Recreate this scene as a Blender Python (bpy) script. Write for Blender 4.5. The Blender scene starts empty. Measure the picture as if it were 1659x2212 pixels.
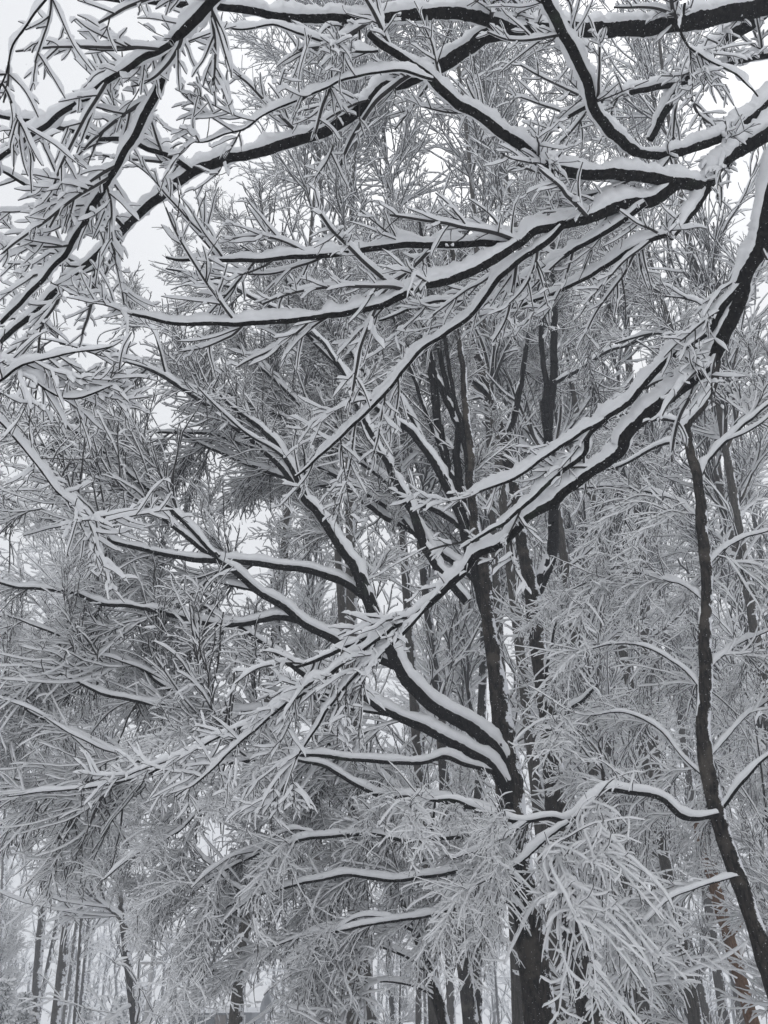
import bpy, math
import numpy as np

# ------------------------------------------------------------------ camera, sky, light
SC = bpy.context.scene
COL = SC.collection
rng = np.random.default_rng(11)
F = 924.0                      # focal length in pixels of the 768x1024 frame
PITCH = math.radians(29.0)
EYE = np.array([0.0, 0.0, 1.6])
cd = bpy.data.cameras.new('camera'); cam = bpy.data.objects.new('camera', cd); COL.objects.link(cam)
cam.location = EYE; cam.rotation_euler = (math.pi/2 + PITCH, 0, 0)
cd.sensor_fit = 'VERTICAL'; cd.sensor_height = 24.0; cd.lens = 24.0*F/1024.0
cd.clip_start = 0.05; cd.clip_end = 3000.0
SC.camera = cam

SUN_EL, SUN_AZ = math.radians(58), math.radians(15)
world = bpy.data.worlds.new('World'); SC.world = world; world.use_nodes = True
nt = world.node_tree; nt.nodes.clear()
sky = nt.nodes.new('ShaderNodeTexSky'); sky.sky_type = 'NISHITA'; sky.sun_disc = False
sky.sun_elevation = SUN_EL; sky.sun_rotation = SUN_AZ; sky.dust_density = 6.0; sky.air_density = 1.5
hs = nt.nodes.new('ShaderNodeHueSaturation'); hs.inputs['Saturation'].default_value = 0.15
bg1 = nt.nodes.new('ShaderNodeBackground'); bg1.inputs['Strength'].default_value = 0.012
bg2 = nt.nodes.new('ShaderNodeBackground'); bg2.inputs['Color'].default_value = (0.86, 0.875, 0.90, 1)   # the even cloud layer
bg2.inputs['Strength'].default_value = 0.94
ad = nt.nodes.new('ShaderNodeAddShader'); out = nt.nodes.new('ShaderNodeOutputWorld')
nt.links.new(sky.outputs[0], hs.inputs['Color']); nt.links.new(hs.outputs[0], bg1.inputs['Color'])
nt.links.new(bg1.outputs[0], ad.inputs[0]); nt.links.new(bg2.outputs[0], ad.inputs[1]); nt.links.new(ad.outputs[0], out.inputs['Surface'])

sl = bpy.data.lights.new('sun', 'SUN'); sl.energy = 0.5; sl.angle = math.radians(60); sl.color = (1.0, 0.97, 0.93)
sun = bpy.data.objects.new('sun', sl); COL.objects.link(sun)
sun.rotation_euler = (math.pi/2 - SUN_EL, 0, math.pi - SUN_AZ)

SC.view_settings.view_transform = 'Standard'; SC.view_settings.look = 'None'
SC.view_settings.exposure = 0.0; SC.view_settings.gamma = 1.0; SC.view_settings.use_curve_mapping = False
cy = SC.cycles
cy.max_bounces = 9; cy.diffuse_bounces = 8; cy.glossy_bounces = 2; cy.transmission_bounces = 2; cy.volume_bounces = 1
cy.use_denoising = True; cy.denoiser = 'OPENIMAGEDENOISE'; cy.denoising_input_passes = 'RGB_ALBEDO_NORMAL'; cy.denoising_prefilter = 'ACCURATE'

# ------------------------------------------------------------------ pixel -> place (x, y in the 1659x2212 view of the photograph)
FW = np.array([0, math.cos(PITCH), math.sin(PITCH)]); UP = np.array([0, -math.sin(PITCH), math.cos(PITCH)])
S = 768/1659.0
def ray(x, y):
    return np.array([1.0, 0, 0])*((x*S-384)/F) + UP*((512-y*S)/F) + FW
def at_depth(x, y, d): return EYE + ray(x, y)*d
def at_Y(x, y, Y):
    r = ray(x, y); return EYE + r*(Y/r[1])
def project(P):
    d = P - EYE; z = d@FW
    zz = np.maximum(z, 0.05)
    return 384 + F*d[..., 0]/zz, 512 - F*(d@UP)/zz, z
def seen(P, m=140):
    x, y, z = project(P)
    return (z > 0.6) & (x > -m) & (x < 768+m) & (y > -m) & (y < 1024+m)

# ------------------------------------------------------------------ materials
def nodes(m):
    m.use_nodes = True; t = m.node_tree; return t, t.nodes['Principled BSDF']
def noise(t, scale, detail=4, rough=0.6, coord='Object'):
    tc = t.nodes.new('ShaderNodeTexCoord'); n = t.nodes.new('ShaderNodeTexNoise')
    n.inputs['Scale'].default_value = scale; n.inputs['Detail'].default_value = detail; n.inputs['Roughness'].default_value = rough
    t.links.new(tc.outputs[coord], n.inputs['Vector']); return n
def ramp(t, src, stops):
    r = t.nodes.new('ShaderNodeValToRGB'); e = r.color_ramp.elements
    while len(e) < len(stops): e.new(0.5)
    for k, (p, c) in enumerate(stops):
        e[k].position = p; e[k].color = (*c, 1) if len(c) == 3 else c
    t.links.new(src, r.inputs['Fac']); return r
def bump(t, b, src, strength, dist):
    n = t.nodes.new('ShaderNodeBump'); n.inputs['Strength'].default_value = strength; n.inputs['Distance'].default_value = dist
    t.links.new(src, n.inputs['Height']); t.links.new(n.outputs[0], b.inputs['Normal'])

def snow_mat():
    m = bpy.data.materials.new('snow'); t, b = nodes(m)
    n = noise(t, 9.0, 3); r = ramp(t, n.outputs['Fac'], [(0.3, (0.79, 0.795, 0.81)), (0.7, (0.85, 0.855, 0.865))])
    t.links.new(r.outputs[0], b.inputs['Base Color']); b.inputs['Roughness'].default_value = 0.9
    b.inputs['Specular IOR Level'].default_value = 0.1
    n2 = noise(t, 48.0, 4, 0.7); bump(t, b, n2.outputs['Fac'], 0.4, 0.008)
    return m
def bark_mat(name, dark, mid, patch, speck=0.70, wind=None, patch_at=0.62):
    m = bpy.data.materials.new(name); t, b = nodes(m)
    tc = t.nodes.new('ShaderNodeTexCoord'); mp = t.nodes.new('ShaderNodeMapping'); mp.inputs['Scale'].default_value = (1, 1, 0.25)
    n = t.nodes.new('ShaderNodeTexNoise'); n.inputs['Scale'].default_value = 45; n.inputs['Detail'].default_value = 6
    t.links.new(tc.outputs['Object'], mp.inputs[0]); t.links.new(mp.outputs[0], n.inputs['Vector'])
    r = ramp(t, n.outputs['Fac'], [(0.35, dark), (0.7, mid)])
    n2 = noise(t, 3.5, 4); r2 = ramp(t, n2.outputs['Fac'], [(patch_at, (0, 0, 0)), (patch_at+0.1, (1, 1, 1))])
    mx = t.nodes.new('ShaderNodeMixRGB'); mx.inputs['Color2'].default_value = (*patch, 1)
    t.links.new(r2.outputs[0], mx.inputs['Fac']); t.links.new(r.outputs[0], mx.inputs['Color1'])
    n3 = noise(t, 95.0, 2); r3 = ramp(t, n3.outputs['Fac'], [(speck, (0, 0, 0)), (speck+0.03, (1, 1, 1))])
    fac = r3.outputs[0]
    if wind:                                    # snow blown against the weather side of an upright trunk
        g = t.nodes.new('ShaderNodeNewGeometry'); d = t.nodes.new('ShaderNodeVectorMath'); d.operation = 'DOT_PRODUCT'
        d.inputs[1].default_value = wind; t.links.new(g.outputs['Normal'], d.inputs[0])
        n4 = noise(t, 5.0, 7, 0.75); a = t.nodes.new('ShaderNodeMath'); a.operation = 'MULTIPLY_ADD'
        a.inputs[1].default_value = 3.0; t.links.new(n4.outputs['Fac'], a.inputs[0]); t.links.new(d.outputs['Value'], a.inputs[2])
        r4 = ramp(t, a.outputs[0], [(0.0, (0, 0, 0)), (1.0, (1, 1, 1))])
        s = t.nodes.new('ShaderNodeMath'); s.operation = 'SUBTRACT'; s.inputs[1].default_value = 2.28
        t.links.new(a.outputs[0], s.inputs[0])
        k = t.nodes.new('ShaderNodeMath'); k.operation = 'MULTIPLY'; k.inputs[1].default_value = 14.0; k.use_clamp = True
        t.links.new(s.outputs[0], k.inputs[0]); t.nodes.remove(r4)
        q = t.nodes.new('ShaderNodeMath'); q.operation = 'MAXIMUM'
        t.links.new(k.outputs[0], q.inputs[0]); t.links.new(r3.outputs[0], q.inputs[1]); fac = q.outputs[0]
    ms = t.nodes.new('ShaderNodeMixRGB'); ms.inputs['Color2'].default_value = (0.8, 0.81, 0.84, 1)
    t.links.new(fac, ms.inputs['Fac']); t.links.new(mx.outputs[0], ms.inputs['Color1'])
    t.links.new(ms.outputs[0], b.inputs['Base Color']); b.inputs['Roughness'].default_value = 0.9
    b.inputs['Specular IOR Level'].default_value = 0.05
    bump(t, b, n.outputs['Fac'], 0.9, 0.02)
    return m
def plain(name, col, rough=0.8, var=0.25, scale=6.0):
    m = bpy.data.materials.new(name); t, b = nodes(m)
    n = noise(t, scale, 5)
    r = ramp(t, n.outputs['Fac'], [(0.3, tuple(c*(1-var) for c in col)), (0.7, tuple(min(1, c*(1+var)) for c in col))])
    t.links.new(r.outputs[0], b.inputs['Base Color']); b.inputs['Roughness'].default_value = rough
    return m
M = {}
M['snow'] = snow_mat()
M['bark'] = bark_mat('wet_dark_bark', (0.006, 0.006, 0.007), (0.022, 0.020, 0.019), (0.030, 0.036, 0.028))
M['trunk'] = bark_mat('trunk_bark', (0.008, 0.008, 0.008), (0.055, 0.047, 0.041), (0.075, 0.066, 0.056), patch_at=0.52, wind=(0.93, -0.25, 0.2))
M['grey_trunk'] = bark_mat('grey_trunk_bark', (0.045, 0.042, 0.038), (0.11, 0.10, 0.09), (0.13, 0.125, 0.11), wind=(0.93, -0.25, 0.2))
M['dead'] = bark_mat('dead_stripped_bark', (0.10, 0.055, 0.03), (0.22, 0.13, 0.08), (0.12, 0.075, 0.05), speck=0.72)
M['twig'] = plain('twig_bark', (0.022, 0.020, 0.020), 0.8)

# ------------------------------------------------------------------ mesh helpers
def nrm(v): return v/np.maximum(np.linalg.norm(v, axis=-1, keepdims=True), 1e-9)
class Acc:
    def __init__(self): self.v = []; self.f = []; self.m = []; self.n = 0
    def add(self, v, f, mi):
        if len(v) == 0: return
        self.v.append(v); self.f.append(f+self.n); self.m.append(np.full(len(f), mi, np.int32) if np.isscalar(mi) else mi); self.n += len(v)
    def mesh(self, name, mats, smooth=True):
        v = np.concatenate(self.v).astype(np.float32); f = np.concatenate(self.f).astype(np.int32); mi = np.concatenate(self.m)
        me = bpy.data.meshes.new(name)
        me.vertices.add(len(v)); me.vertices.foreach_set('co', v.ravel())
        k = f.shape[1]
        me.loops.add(f.size); me.loops.foreach_set('vertex_index', f.ravel())
        me.polygons.add(len(f)); me.polygons.foreach_set('loop_start', np.arange(0, f.size, k, dtype=np.int32))
        me.polygons.foreach_set('material_index', mi.astype(np.int32))
        me.polygons.foreach_set('use_smooth', np.full(len(f), smooth))
        for x in mats: me.materials.append(x)
        me.update(calc_edges=True); return me
    def obj(self, name, mats, parent=None, stuff=False, label=None, smooth=True):
        if not self.v: return None
        return link(name, self.mesh(name, mats, smooth), parent, stuff, label)
def link(name, me, parent=None, stuff=False, label=None):
    o = bpy.data.objects.new(name, me); COL.objects.link(o)
    if parent is not None:
        o.parent = parent
        w = parent; p = np.zeros(3)
        while w is not None: p += np.array(w.location); w = w.parent
        o.location = -p
    if stuff: o['kind'] = 'stuff'
    if label: o['label'] = label
    return o
def thing(name, loc, label, cat, group=None):
    o = bpy.data.objects.new(name, None); COL.objects.link(o); o.location = loc; o.empty_display_size = 0.2
    o['label'] = label; o['category'] = cat
    if group: o['group'] = group
    return o
def grid_faces(M_, K, n):
    i = np.arange(K-1)[:, None]*n; j = np.arange(n)[None, :]; j2 = (j+1) % n
    q = np.stack([i+j, i+j2, i+n+j2, i+n+j], -1).reshape(-1, 4)
    return (q[None] + (np.arange(M_)*K*n)[:, None, None]).reshape(-1, 4)
def frames(P, ref=(0, 0, 1)):
    T = nrm(np.gradient(P, axis=1)); ref = np.array(ref, float)
    U = ref - T*(T@ref)[..., None]; bad = np.linalg.norm(U, axis=-1) < 0.08
    U[bad] = np.array([1, 0.2, 0]) - T[bad]*(T[bad]@np.array([1, 0.2, 0]))[..., None]
    U = nrm(U); return T, U, np.cross(T, U)
def cat_rom(p, m):
    """points (n,k) -> m points along a Catmull-Rom curve, evenly by length"""
    p = np.asarray(p, float); q = np.vstack([2*p[0]-p[1], p, 2*p[-1]-p[-2]])
    o = []
    for i in range(1, len(q)-2):
        t = np.linspace(0, 1, 12, endpoint=False)[:, None]
        a, b, c, d = q[i-1], q[i], q[i+1], q[i+2]
        o.append(0.5*((2*b)+(-a+c)*t+(2*a-5*b+4*c-d)*t*t+(-a+3*b-3*c+d)*t**3))
    o = np.vstack(o+[p[-1:]])
    s = np.concatenate([[0], np.cumsum(np.linalg.norm(np.diff(o[:, :3], axis=0), axis=1))])
    u = np.linspace(0, s[-1], m)
    return np.stack([np.interp(u, s, o[:, k]) for k in range(o.shape[1])], 1)
def smooth_noise(shape, width):
    """random values smoothed along one axis, roughly -1..1"""
    k = np.hanning(width+2)[1:-1]; k /= np.sqrt((k**2).sum()); n = shape[1]
    a = rng.standard_normal((shape[0], n+width-1)); o = np.zeros(shape)
    for i in range(width): o += k[i]*a[:, i:i+n]
    return np.clip(o*0.6, -1.3, 1.3)

def tube(P, R, n, rough=0.0, ref=(0, 0, 1)):
    T, U, B = frames(P, ref); Mn, K = R.shape
    a = np.arange(n)*2*math.pi/n
    rr = R[..., None]*(1+rough*rng.standard_normal((Mn, K, n)) if rough else np.ones((1, 1, n)))
    V = P[:, :, None]+rr[..., None]*(np.cos(a)[None, None, :, None]*B[:, :, None]+np.sin(a)[None, None, :, None]*U[:, :, None])
    return V.reshape(-1, 3), grid_faces(Mn, K, n)
def snow_height(P, R, T, amp, env=True, lo=0.14, hi=0.55, blunt=False):
    hz = np.sqrt(np.maximum(0, 1-T[..., 2]**2)); g = np.clip((hz-lo)/(hi-lo), 0, 1); g = g*g*(3-2*g)
    Hs = amp*0.075*(1-np.exp(-(R+0.004)/0.012))*g
    if env:
        s = np.linspace(0, 1, R.shape[1])[None]
        e = np.clip(np.minimum(s*8+(0.55 if blunt else 0.2), (1-s)*(9 if blunt else 5)+(0.5 if blunt else 0.12)), 0, 1)
        Hs = Hs*e
    return Hs, g
def snow_cap(P, R, n, amp=1.0, rough=0.10, width=5, env=True):
    """closed snow ridge lying along the upper side of each polyline"""
    T, U, B = frames(P); Mn, K = R.shape
    Hs, g = snow_height(P, R, T, amp, env)
    lump = 1+0.30*smooth_noise((Mn, K), width)
    if rough > 0.15: lump = lump+0.2*smooth_noise((Mn, K), 3)+0.12*smooth_noise((Mn, K), 15)-0.6*np.clip(smooth_noise((Mn, K), 5)-0.75, 0, 1)
    Hs = Hs*np.clip(lump, 0.25, 1.7)
    w = (R*1.02+0.32*Hs)*(0.45+0.55*g)*(1+0.5*rough*smooth_noise((Mn, K), max(3, width//2)))
    y0 = 0.22*Hs-0.25*R
    na = n-2
    th = np.linspace(0, math.pi, na)
    lat = np.cos(th)[None, None]*w[..., None]; top = (R*0.95+Hs)*np.where(g > 0.02, 1, 0.5)
    ver = y0[..., None]+(top-y0)[..., None]*np.sin(th)[None, None]**0.85
    jit = rough*rng.standard_normal((Mn, K, na))*0.35*(Hs[..., None]+0.15*R[..., None])
    lat = lat+jit; ver = ver+rough*rng.standard_normal((Mn, K, na))*0.35*(Hs[..., None]+0.1*R[..., None])
    lb = np.stack([-0.55*R*np.ones_like(R), 0.55*R], -1); vb = np.stack([-0.05*R, -0.05*R], -1)
    lat = np.concatenate([lat, lb], -1); ver = np.concatenate([ver, vb], -1)
    V = P[:, :, None]+lat[..., None]*B[:, :, None]+ver[..., None]*U[:, :, None]
    return V.reshape(-1, 3), grid_faces(Mn, K, n)
def penta(P, R, amp=1.0):
    """thin twig far enough away to need five sides: dark underside, snow above"""
    T, U, B = frames(P); Mn, K = R.shape
    Hs, g = snow_height(P, R, T, amp, blunt=True)
    Hs = Hs*(0.5+0.9*rng.random((Mn, 1)))*(0.75+0.5*rng.random((Mn, K)))
    w = np.maximum(R*1.5, R*0.5+0.36*Hs); y0 = 0.28*Hs
    z = np.zeros_like(R)
    lat = np.stack([w, z, -w, -R*1.45, R*1.45], -1); ver = np.stack([y0, R*0.7+Hs, y0, -R*0.6, -R*0.6], -1)
    V = P[:, :, None]+lat[..., None]*B[:, :, None]+ver[..., None]*U[:, :, None]
    f = grid_faces(Mn, K, 5)
    gm = (g[:, :-1]+g[:, 1:])/2
    mi = np.ones((Mn, K-1, 5), np.int32); mi[..., 3] = 0
    mi[gm < 0.12] = 0
    return V.reshape(-1, 3), f, mi.reshape(-1)

# ------------------------------------------------------------------ growing side shoots
def grow(P, R, count, L, K, ang=(35, 60), t0=0.15, up=0.0, droop=0.0, flat=0.55, follow=0.1, wob=0.10, rk=0.55, rl=0.006, rmin=0.003, tip=0.45, lt=0.55):
    """P (N,k,3): parents. count per parent. Returns children polylines and radii."""
    N, k, _ = P.shape
    count = np.broadcast_to(np.asarray(count), (N,)).astype(int)
    idx = np.repeat(np.arange(N), count); m = len(idx)
    if m == 0: return np.zeros((0, K, 3)), np.zeros((0, K))
    t = t0+(1-t0)*rng.random(m); t = np.minimum(t, 0.995)
    fi = t*(k-1); i0 = np.minimum(fi.astype(int), k-2); fr = (fi-i0)[:, None]
    st = P[idx, i0]*(1-fr)+P[idx, i0+1]*fr; pr = R[idx, i0]*(1-fr[:, 0])+R[idx, i0+1]*fr[:, 0]
    T = nrm(P[idx, i0+1]-P[idx, i0])
    q = rng.standard_normal((m, 3)); q[:, 2] = q[:, 2]*flat
    q = nrm(q-T*(q*T).sum(1, keepdims=True))
    a = np.radians(ang[0]+(ang[1]-ang[0])*rng.random(m))[:, None]
    d = np.cos(a)*T+np.sin(a)*q
    Ln = (L[0]+(L[1]-L[0])*rng.random(m)**1.4)*(1-lt*t)
    step = Ln/(K-1)
    out_ = np.zeros((m, K, 3)); out_[:, 0] = st; cur = rng.standard_normal((m, 3))*wob*0.7
    for j in range(1, K):
        s = j/(K-1)
        d = d+cur+rng.standard_normal((m, 3))*wob+T*follow
        d[:, 2] += up-droop*s*1.5
        d = nrm(d); out_[:, j] = out_[:, j-1]+d*step[:, None]
    r0 = np.maximum(rmin, np.minimum(pr*rk, rl*Ln/0.5+0.0015)); s = np.linspace(0, 1, K)[None]
    Rr = np.maximum(rmin*0.75, r0[:, None]*(1-s*(1-tip)))
    return out_, Rr
def cull(P, R, m=140):
    if len(P) == 0: return P, R
    ok = seen(P[:, 0], m) | seen(P[:, -1], m)
    return P[ok], R[ok]

def traced(spec, d0, d1, z0, z1, step=0.02, wob=0.006, upright=False):
    """pixel polyline + bark widths (px) + depths -> curve and radii in metres"""
    pts = [tuple(map(float, s.split(','))) for s in spec.split()]
    n = len(pts); s = np.linspace(0, 1, n)
    z = z0+(z1-z0)*s
    if upright: z = np.array([zz/ray(*p)[1] for p, zz in zip(pts, z)])
    d = np.interp(s, np.linspace(0, 1, len(d0)), d0) if isinstance(d0, (list, tuple)) else d0+(d1-d0)*s
    W = np.array([at_depth(p[0], p[1], zz) for p, zz in zip(pts, z)])
    r = d*S/2/F*z
    L = np.linalg.norm(np.diff(W, axis=0), axis=1).sum()
    m = int(max(8, min(260, L/step)))
    c = cat_rom(np.hstack([W, r[:, None]]), m)
    P = c[:, :3]+wob*np.stack([smooth_noise((1, m), 9)[0] for _ in range(3)], 1)
    R = c[:, 3]*(1+0.055*smooth_noise((1, m), 9)[0])
    return P, R

# ------------------------------------------------------------------ ground
def ground():
    n = 90; u = np.linspace(-1, 1, n); u = np.sign(u)*np.abs(u)**2.2*500
    X, Y = np.meshgrid(u, u+30); Z = 0.10*np.sin(X*0.21+1)*np.cos(Y*0.17)+0.05*np.sin(X*0.9)*np.sin(Y*0.8+2)-0.02
    v = np.stack([X, Y, Z], -1).reshape(-1, 3); i = np.arange(n-1)[:, None]*n+np.arange(n-1)[None]
    f = np.stack([i, i+1, i+n+1, i+n], -1).reshape(-1, 4)
    a = Acc(); a.add(v, f, 0); o = a.obj('snowy_ground', [M['snow']]); o['kind'] = 'structure'
ground()

BS = lambda: [M['twig'], M['snow']]
def limb_obj(tree, P, R, amp=1.0, mat='bark', sides=14, snow_n=12, name='limb', label=None, width=7):
    a = Acc(); Pe = np.vstack([P, P[-1:]+(P[-1:]-P[-2:-1])*0.5])[None]; Re = np.concatenate([R, [R[-1]*0.05]])[None]
    a.add(*tube(Pe, Re, sides, 0.035), 0); o = a.obj(name, [M[mat]], tree, label=label)
    b = Acc(); b.add(*snow_cap(P[None], R[None], snow_n, amp, 0.20, width, env=True), 0); b.obj('snow_ridge', [M['snow']], o)
    return o
def near_twigs(acc, P, R, sub, amp, n=8):
    """close twigs: round bark and a separate snow ridge"""
    if len(P) == 0: return
    Mn, K, _ = P.shape; K2 = (K-1)*sub+1
    if sub > 1:
        x = np.linspace(0, K-1, K2); i = np.minimum(x.astype(int), K-2); t = (x-i)[None, :, None]
        pad = np.concatenate([2*P[:, :1]-P[:, 1:2], P, 2*P[:, -1:]-P[:, -2:-1]], 1)
        a, b, c, d = pad[:, i], pad[:, i+1], pad[:, i+2], pad[:, i+3]
        P = 0.5*((2*b)+(-a+c)*t+(2*a-5*b+4*c-d)*t*t+(-a+3*b-3*c+d)*t**3)
        R = R[:, i]*(1-t[..., 0])+R[:, i+1]*t[..., 0]
    acc.add(*tube(P, R*1.25, 4), 0)
    s = np.linspace(0, 1, P.shape[1]); keep = rng.random(len(P)) < 0.93
    v, f = snow_cap(P[keep], R[keep], n, 1, 0.06, 5) if amp is None else snow_cap(P[keep], R[keep], n, amp, 0.07, 5)
    acc.add(v, f, 1)
def limb_length(P): return np.linalg.norm(np.diff(P, axis=0), axis=1).sum()

# ------------------------------------------------------------------ the overhanging tree whose trunk stands out of frame on the right
def attach(P, R, axis, zoff=0.0, slope=(0.15, 0.9)):
    """carry a limb on from where it leaves the frame to the trunk it springs from"""
    d = P[0]-P[3]; hor = max(1e-3, math.hypot(d[0], d[1])); sl = min(max(d[2]/hor, slope[0]), slope[1])
    q = np.array([axis[0], axis[1], 0.0]); h = math.hypot(q[0]-P[0][0], q[1]-P[0][1]); q[2] = P[0][2]+sl*h*0.75
    n = max(6, int(np.linalg.norm(q-P[0])/0.06)); s = np.linspace(0, 1, n, endpoint=False)[:, None]
    mid = P[0]+nrm(d)*h*0.5
    X = (1-s)**2*q+2*s*(1-s)*mid+s*s*P[0]
    return np.vstack([X, P]), np.concatenate([np.linspace(R[0]*1.3, R[0], n), R])

AX = (4.7, 5.4)
near_tree = thing('overhanging_tree', (AX[0], AX[1], 0), 'large snow-laden tree whose dark limbs reach in from the right edge', 'tree')
tp = cat_rom(np.array([[AX[0]+.05, AX[1], -0.1, .34], [AX[0], AX[1], 1.0, .27], [AX[0]-.06, AX[1]+.05, 4, .23], [AX[0], AX[1], 7, .19], [AX[0]+.2, AX[1], 10, .10], [AX[0]+.1, AX[1], 12, .03]]), 120)
a = Acc(); a.add(*tube(tp[None, :, :3], tp[None, :, 3], 18, 0.03, (1, 0, 0)), 0); a.obj('trunk', [M['trunk']], near_tree)

# spec, bark px at root and tip, depth at root and tip, attach to trunk, side branches per metre, branch length, droop
NEAR = [
 ('1659,8 1580,26 1480,48 1390,60 1295,62 1200,62 1110,68 1050,42 955,26 830,38 700,38 600,34 525,22 440,12 350,6 190,-6 60,-20', 50, 9, 6.6, 4.3, 1, 4.5, (.3, .9), 0),
 ('1110,68 1045,78 1010,105 950,140 880,172 830,195 780,235 700,282 575,322 475,348 415,372 350,422 290,470 225,540 165,590 95,655 15,725 -60,790', 42, 11, 5.75, 5.9, 0, 6, (.4, 1.1), 0),
 ('525,-60 460,5 400,62 370,95 350,160 325,225 290,292 245,372 208,432 172,500 130,562 70,625 0,700 -60,760', 26, 8, 3.9, 5.3, 0, 10, (.25, .8), 0.02),
 ('372,93 300,132 240,170 180,214 100,268 45,308 -30,362', 17, 11, 4.13, 4.8, 0, 7, (.3, .8), 0),
 ('415,372 370,340 320,322 280,305 200,297 140,280 65,262 0,250 -70,240', 14, 9, 5.83, 5.2, 0, 8, (.3, .8), 0),
 ('270,490 240,465 175,432 130,424 60,400 15,376 -40,350', 10, 7, 5.86, 5.3, 0, 8, (.3, .8), 0),
 ('1372,328 1335,300 1315,280 1285,235 1265,165 1230,100 1200,40 1180,0 1150,-90', 26, 24, 5.85, 4.6, 0, 6, (.3, .8), 0),
 ('1659,222 1580,285 1505,315 1430,334 1370,328', 26, 22, 6.4, 5.85, 1, 4, (.3, .9), 0),
 ('1659,285 1590,328 1550,362 1522,415 1492,462 1452,515', 44, 11, 6.3, 5.7, 1, 3, (.3, .8), 0),
 ('1534,398 1500,398 1430,388 1330,374 1245,372 1180,358 1140,328 1100,298 1030,248 980,218 930,172 880,132 830,97 800,74', 34, 17, 5.97, 4.9, 0, 6, (.3, .9), 0),
 ('1460,398 1405,432 1330,446 1280,466 1205,487 1160,497 1115,525 1030,524 930,527 830,533 745,545 640,556 500,563 400,560 360,556', 34, 7, 5.86, 5.1, 0, 7, (.35, 1.0), 0),
 ('1115,527 1055,567 980,602 905,622 830,656 750,677 625,692 500,699 375,698 310,684 250,672', 26, 7, 5.45, 4.9, 0, 8, (.35, 1.0), 0.01),
 ('1215,490 1180,522 1125,558 1080,597 1050,640 1010,690 960,722 900,765 830,852 760,922 690,987 640,1030', 16, 6, 5.55, 6.0, 0, 9, (.4, 1.0), 0.02),
 ('1395,438 1330,487 1255,532 1180,572 1110,617 1030,646 930,655 820,690', 14, 6, 5.7, 6.4, 0, 9, (.4, 1.1), 0.02),
 ('1448,505 1380,528 1305,577 1230,617 1130,657 1030,682 930,712', 14, 5, 5.7, 6.6, 0, 9, (.4, 1.1), 0.02),
 ('1659,20 1630,42 1570,82 1530,122 1505,152 1465,197 1435,242 1405,302', 38, 18, 7.0, 7.0, 1, 4, (.4, 1.0), 0),
 ('1482,182 1420,188 1355,202 1305,218 1255,238 1200,272 1120,330', 17, 8, 7.0, 6.8, 0, 9, (.4, 1.0), 0),
 ('1659,118 1580,138 1530,158 1492,188', 14, 10, 7.2, 7.02, 1, 7, (.4, 1.0), 0),
 ('1659,470 1642,540 1612,590 1597,650 1560,728 1530,787 1470,837 1405,887 1355,937 1343,972 1305,1002 1230,1052 1190,1087 1140,1117 1085,1172 1030,1199 995,1242 930,1302 880,1337 830,1362 750,1397 700,1420 640,1440', 44, 11, 6.0, 6.6, 1, 6, (.3, .9), 0.03),
 ('1606,605 1570,652 1530,712 1485,745 1430,787 1385,837 1355,872 1305,907 1270,942 1260,982 1210,1022 1170,1057 1130,1097 1080,1132 1020,1170', 20, 9, 6.05, 6.3, 0, 4, (.3, .7), 0.02),
 ('1305,905 1255,937 1180,987 1110,1032 1045,1057 980,1087', 11, 6, 6.15, 6.2, 0, 7, (.25, .6), 0.02),
 ('815,112 750,110 700,94 650,76 590,56 500,60 435,30', 7, 4, 4.92, 4.5, 0, 7, (.15, .45), 0.02),
 ('935,172 850,152 750,172 690,197 625,222 575,247 525,277 450,302 405,306', 7, 4, 5.05, 4.5, 0, 8, (.15, .45), 0.02),
 ('1480,10 1470,65 1485,95 1530,130 1595,165 1635,207', 7, 4, 5.9, 5.4, 0, 8, (.15, .4), 0.0),
 ('120,-40 95,0 65,40 30,100 5,170 -20,240', 7, 4, 3.3, 3.1, 0, 12, (.15, .4), 0.04),
 ('-60,850 0,822 45,792 145,764 240,748', 8, 4, 4.25, 4.2, 0, 12, (.2, .5), 0.03),
 ('-40,760 0,780 60,812 130,860 200,850 240,833', 8, 4, 4.3, 4.2, 0, 12, (.2, .5), 0.03),
 ('-50,870 0,912 50,967 100,1032 150,1087 220,1130', 6, 3, 4.4, 4.6, 0, 10, (.3, .7), 0.03),
 ('850,1352 790,1400 720,1450 640,1500 560,1570 500,1620 440,1680 380,1720', 10, 4, 6.45, 6.6, 0, 13, (.2, .6), 0.06),
 ('930,1302 860,1380 790,1440 740,1490 690,1560 640,1640 600,1720 540,1760', 9, 4, 6.4, 6.6, 0, 13, (.2, .6), 0.07),
 ('780,1385 700,1470 600,1530 500,1580 420,1620 330,1655 240,1690', 9, 4, 6.5, 6.7, 0, 12, (.2, .6), 0.05),
]
branch_total = 0
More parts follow.
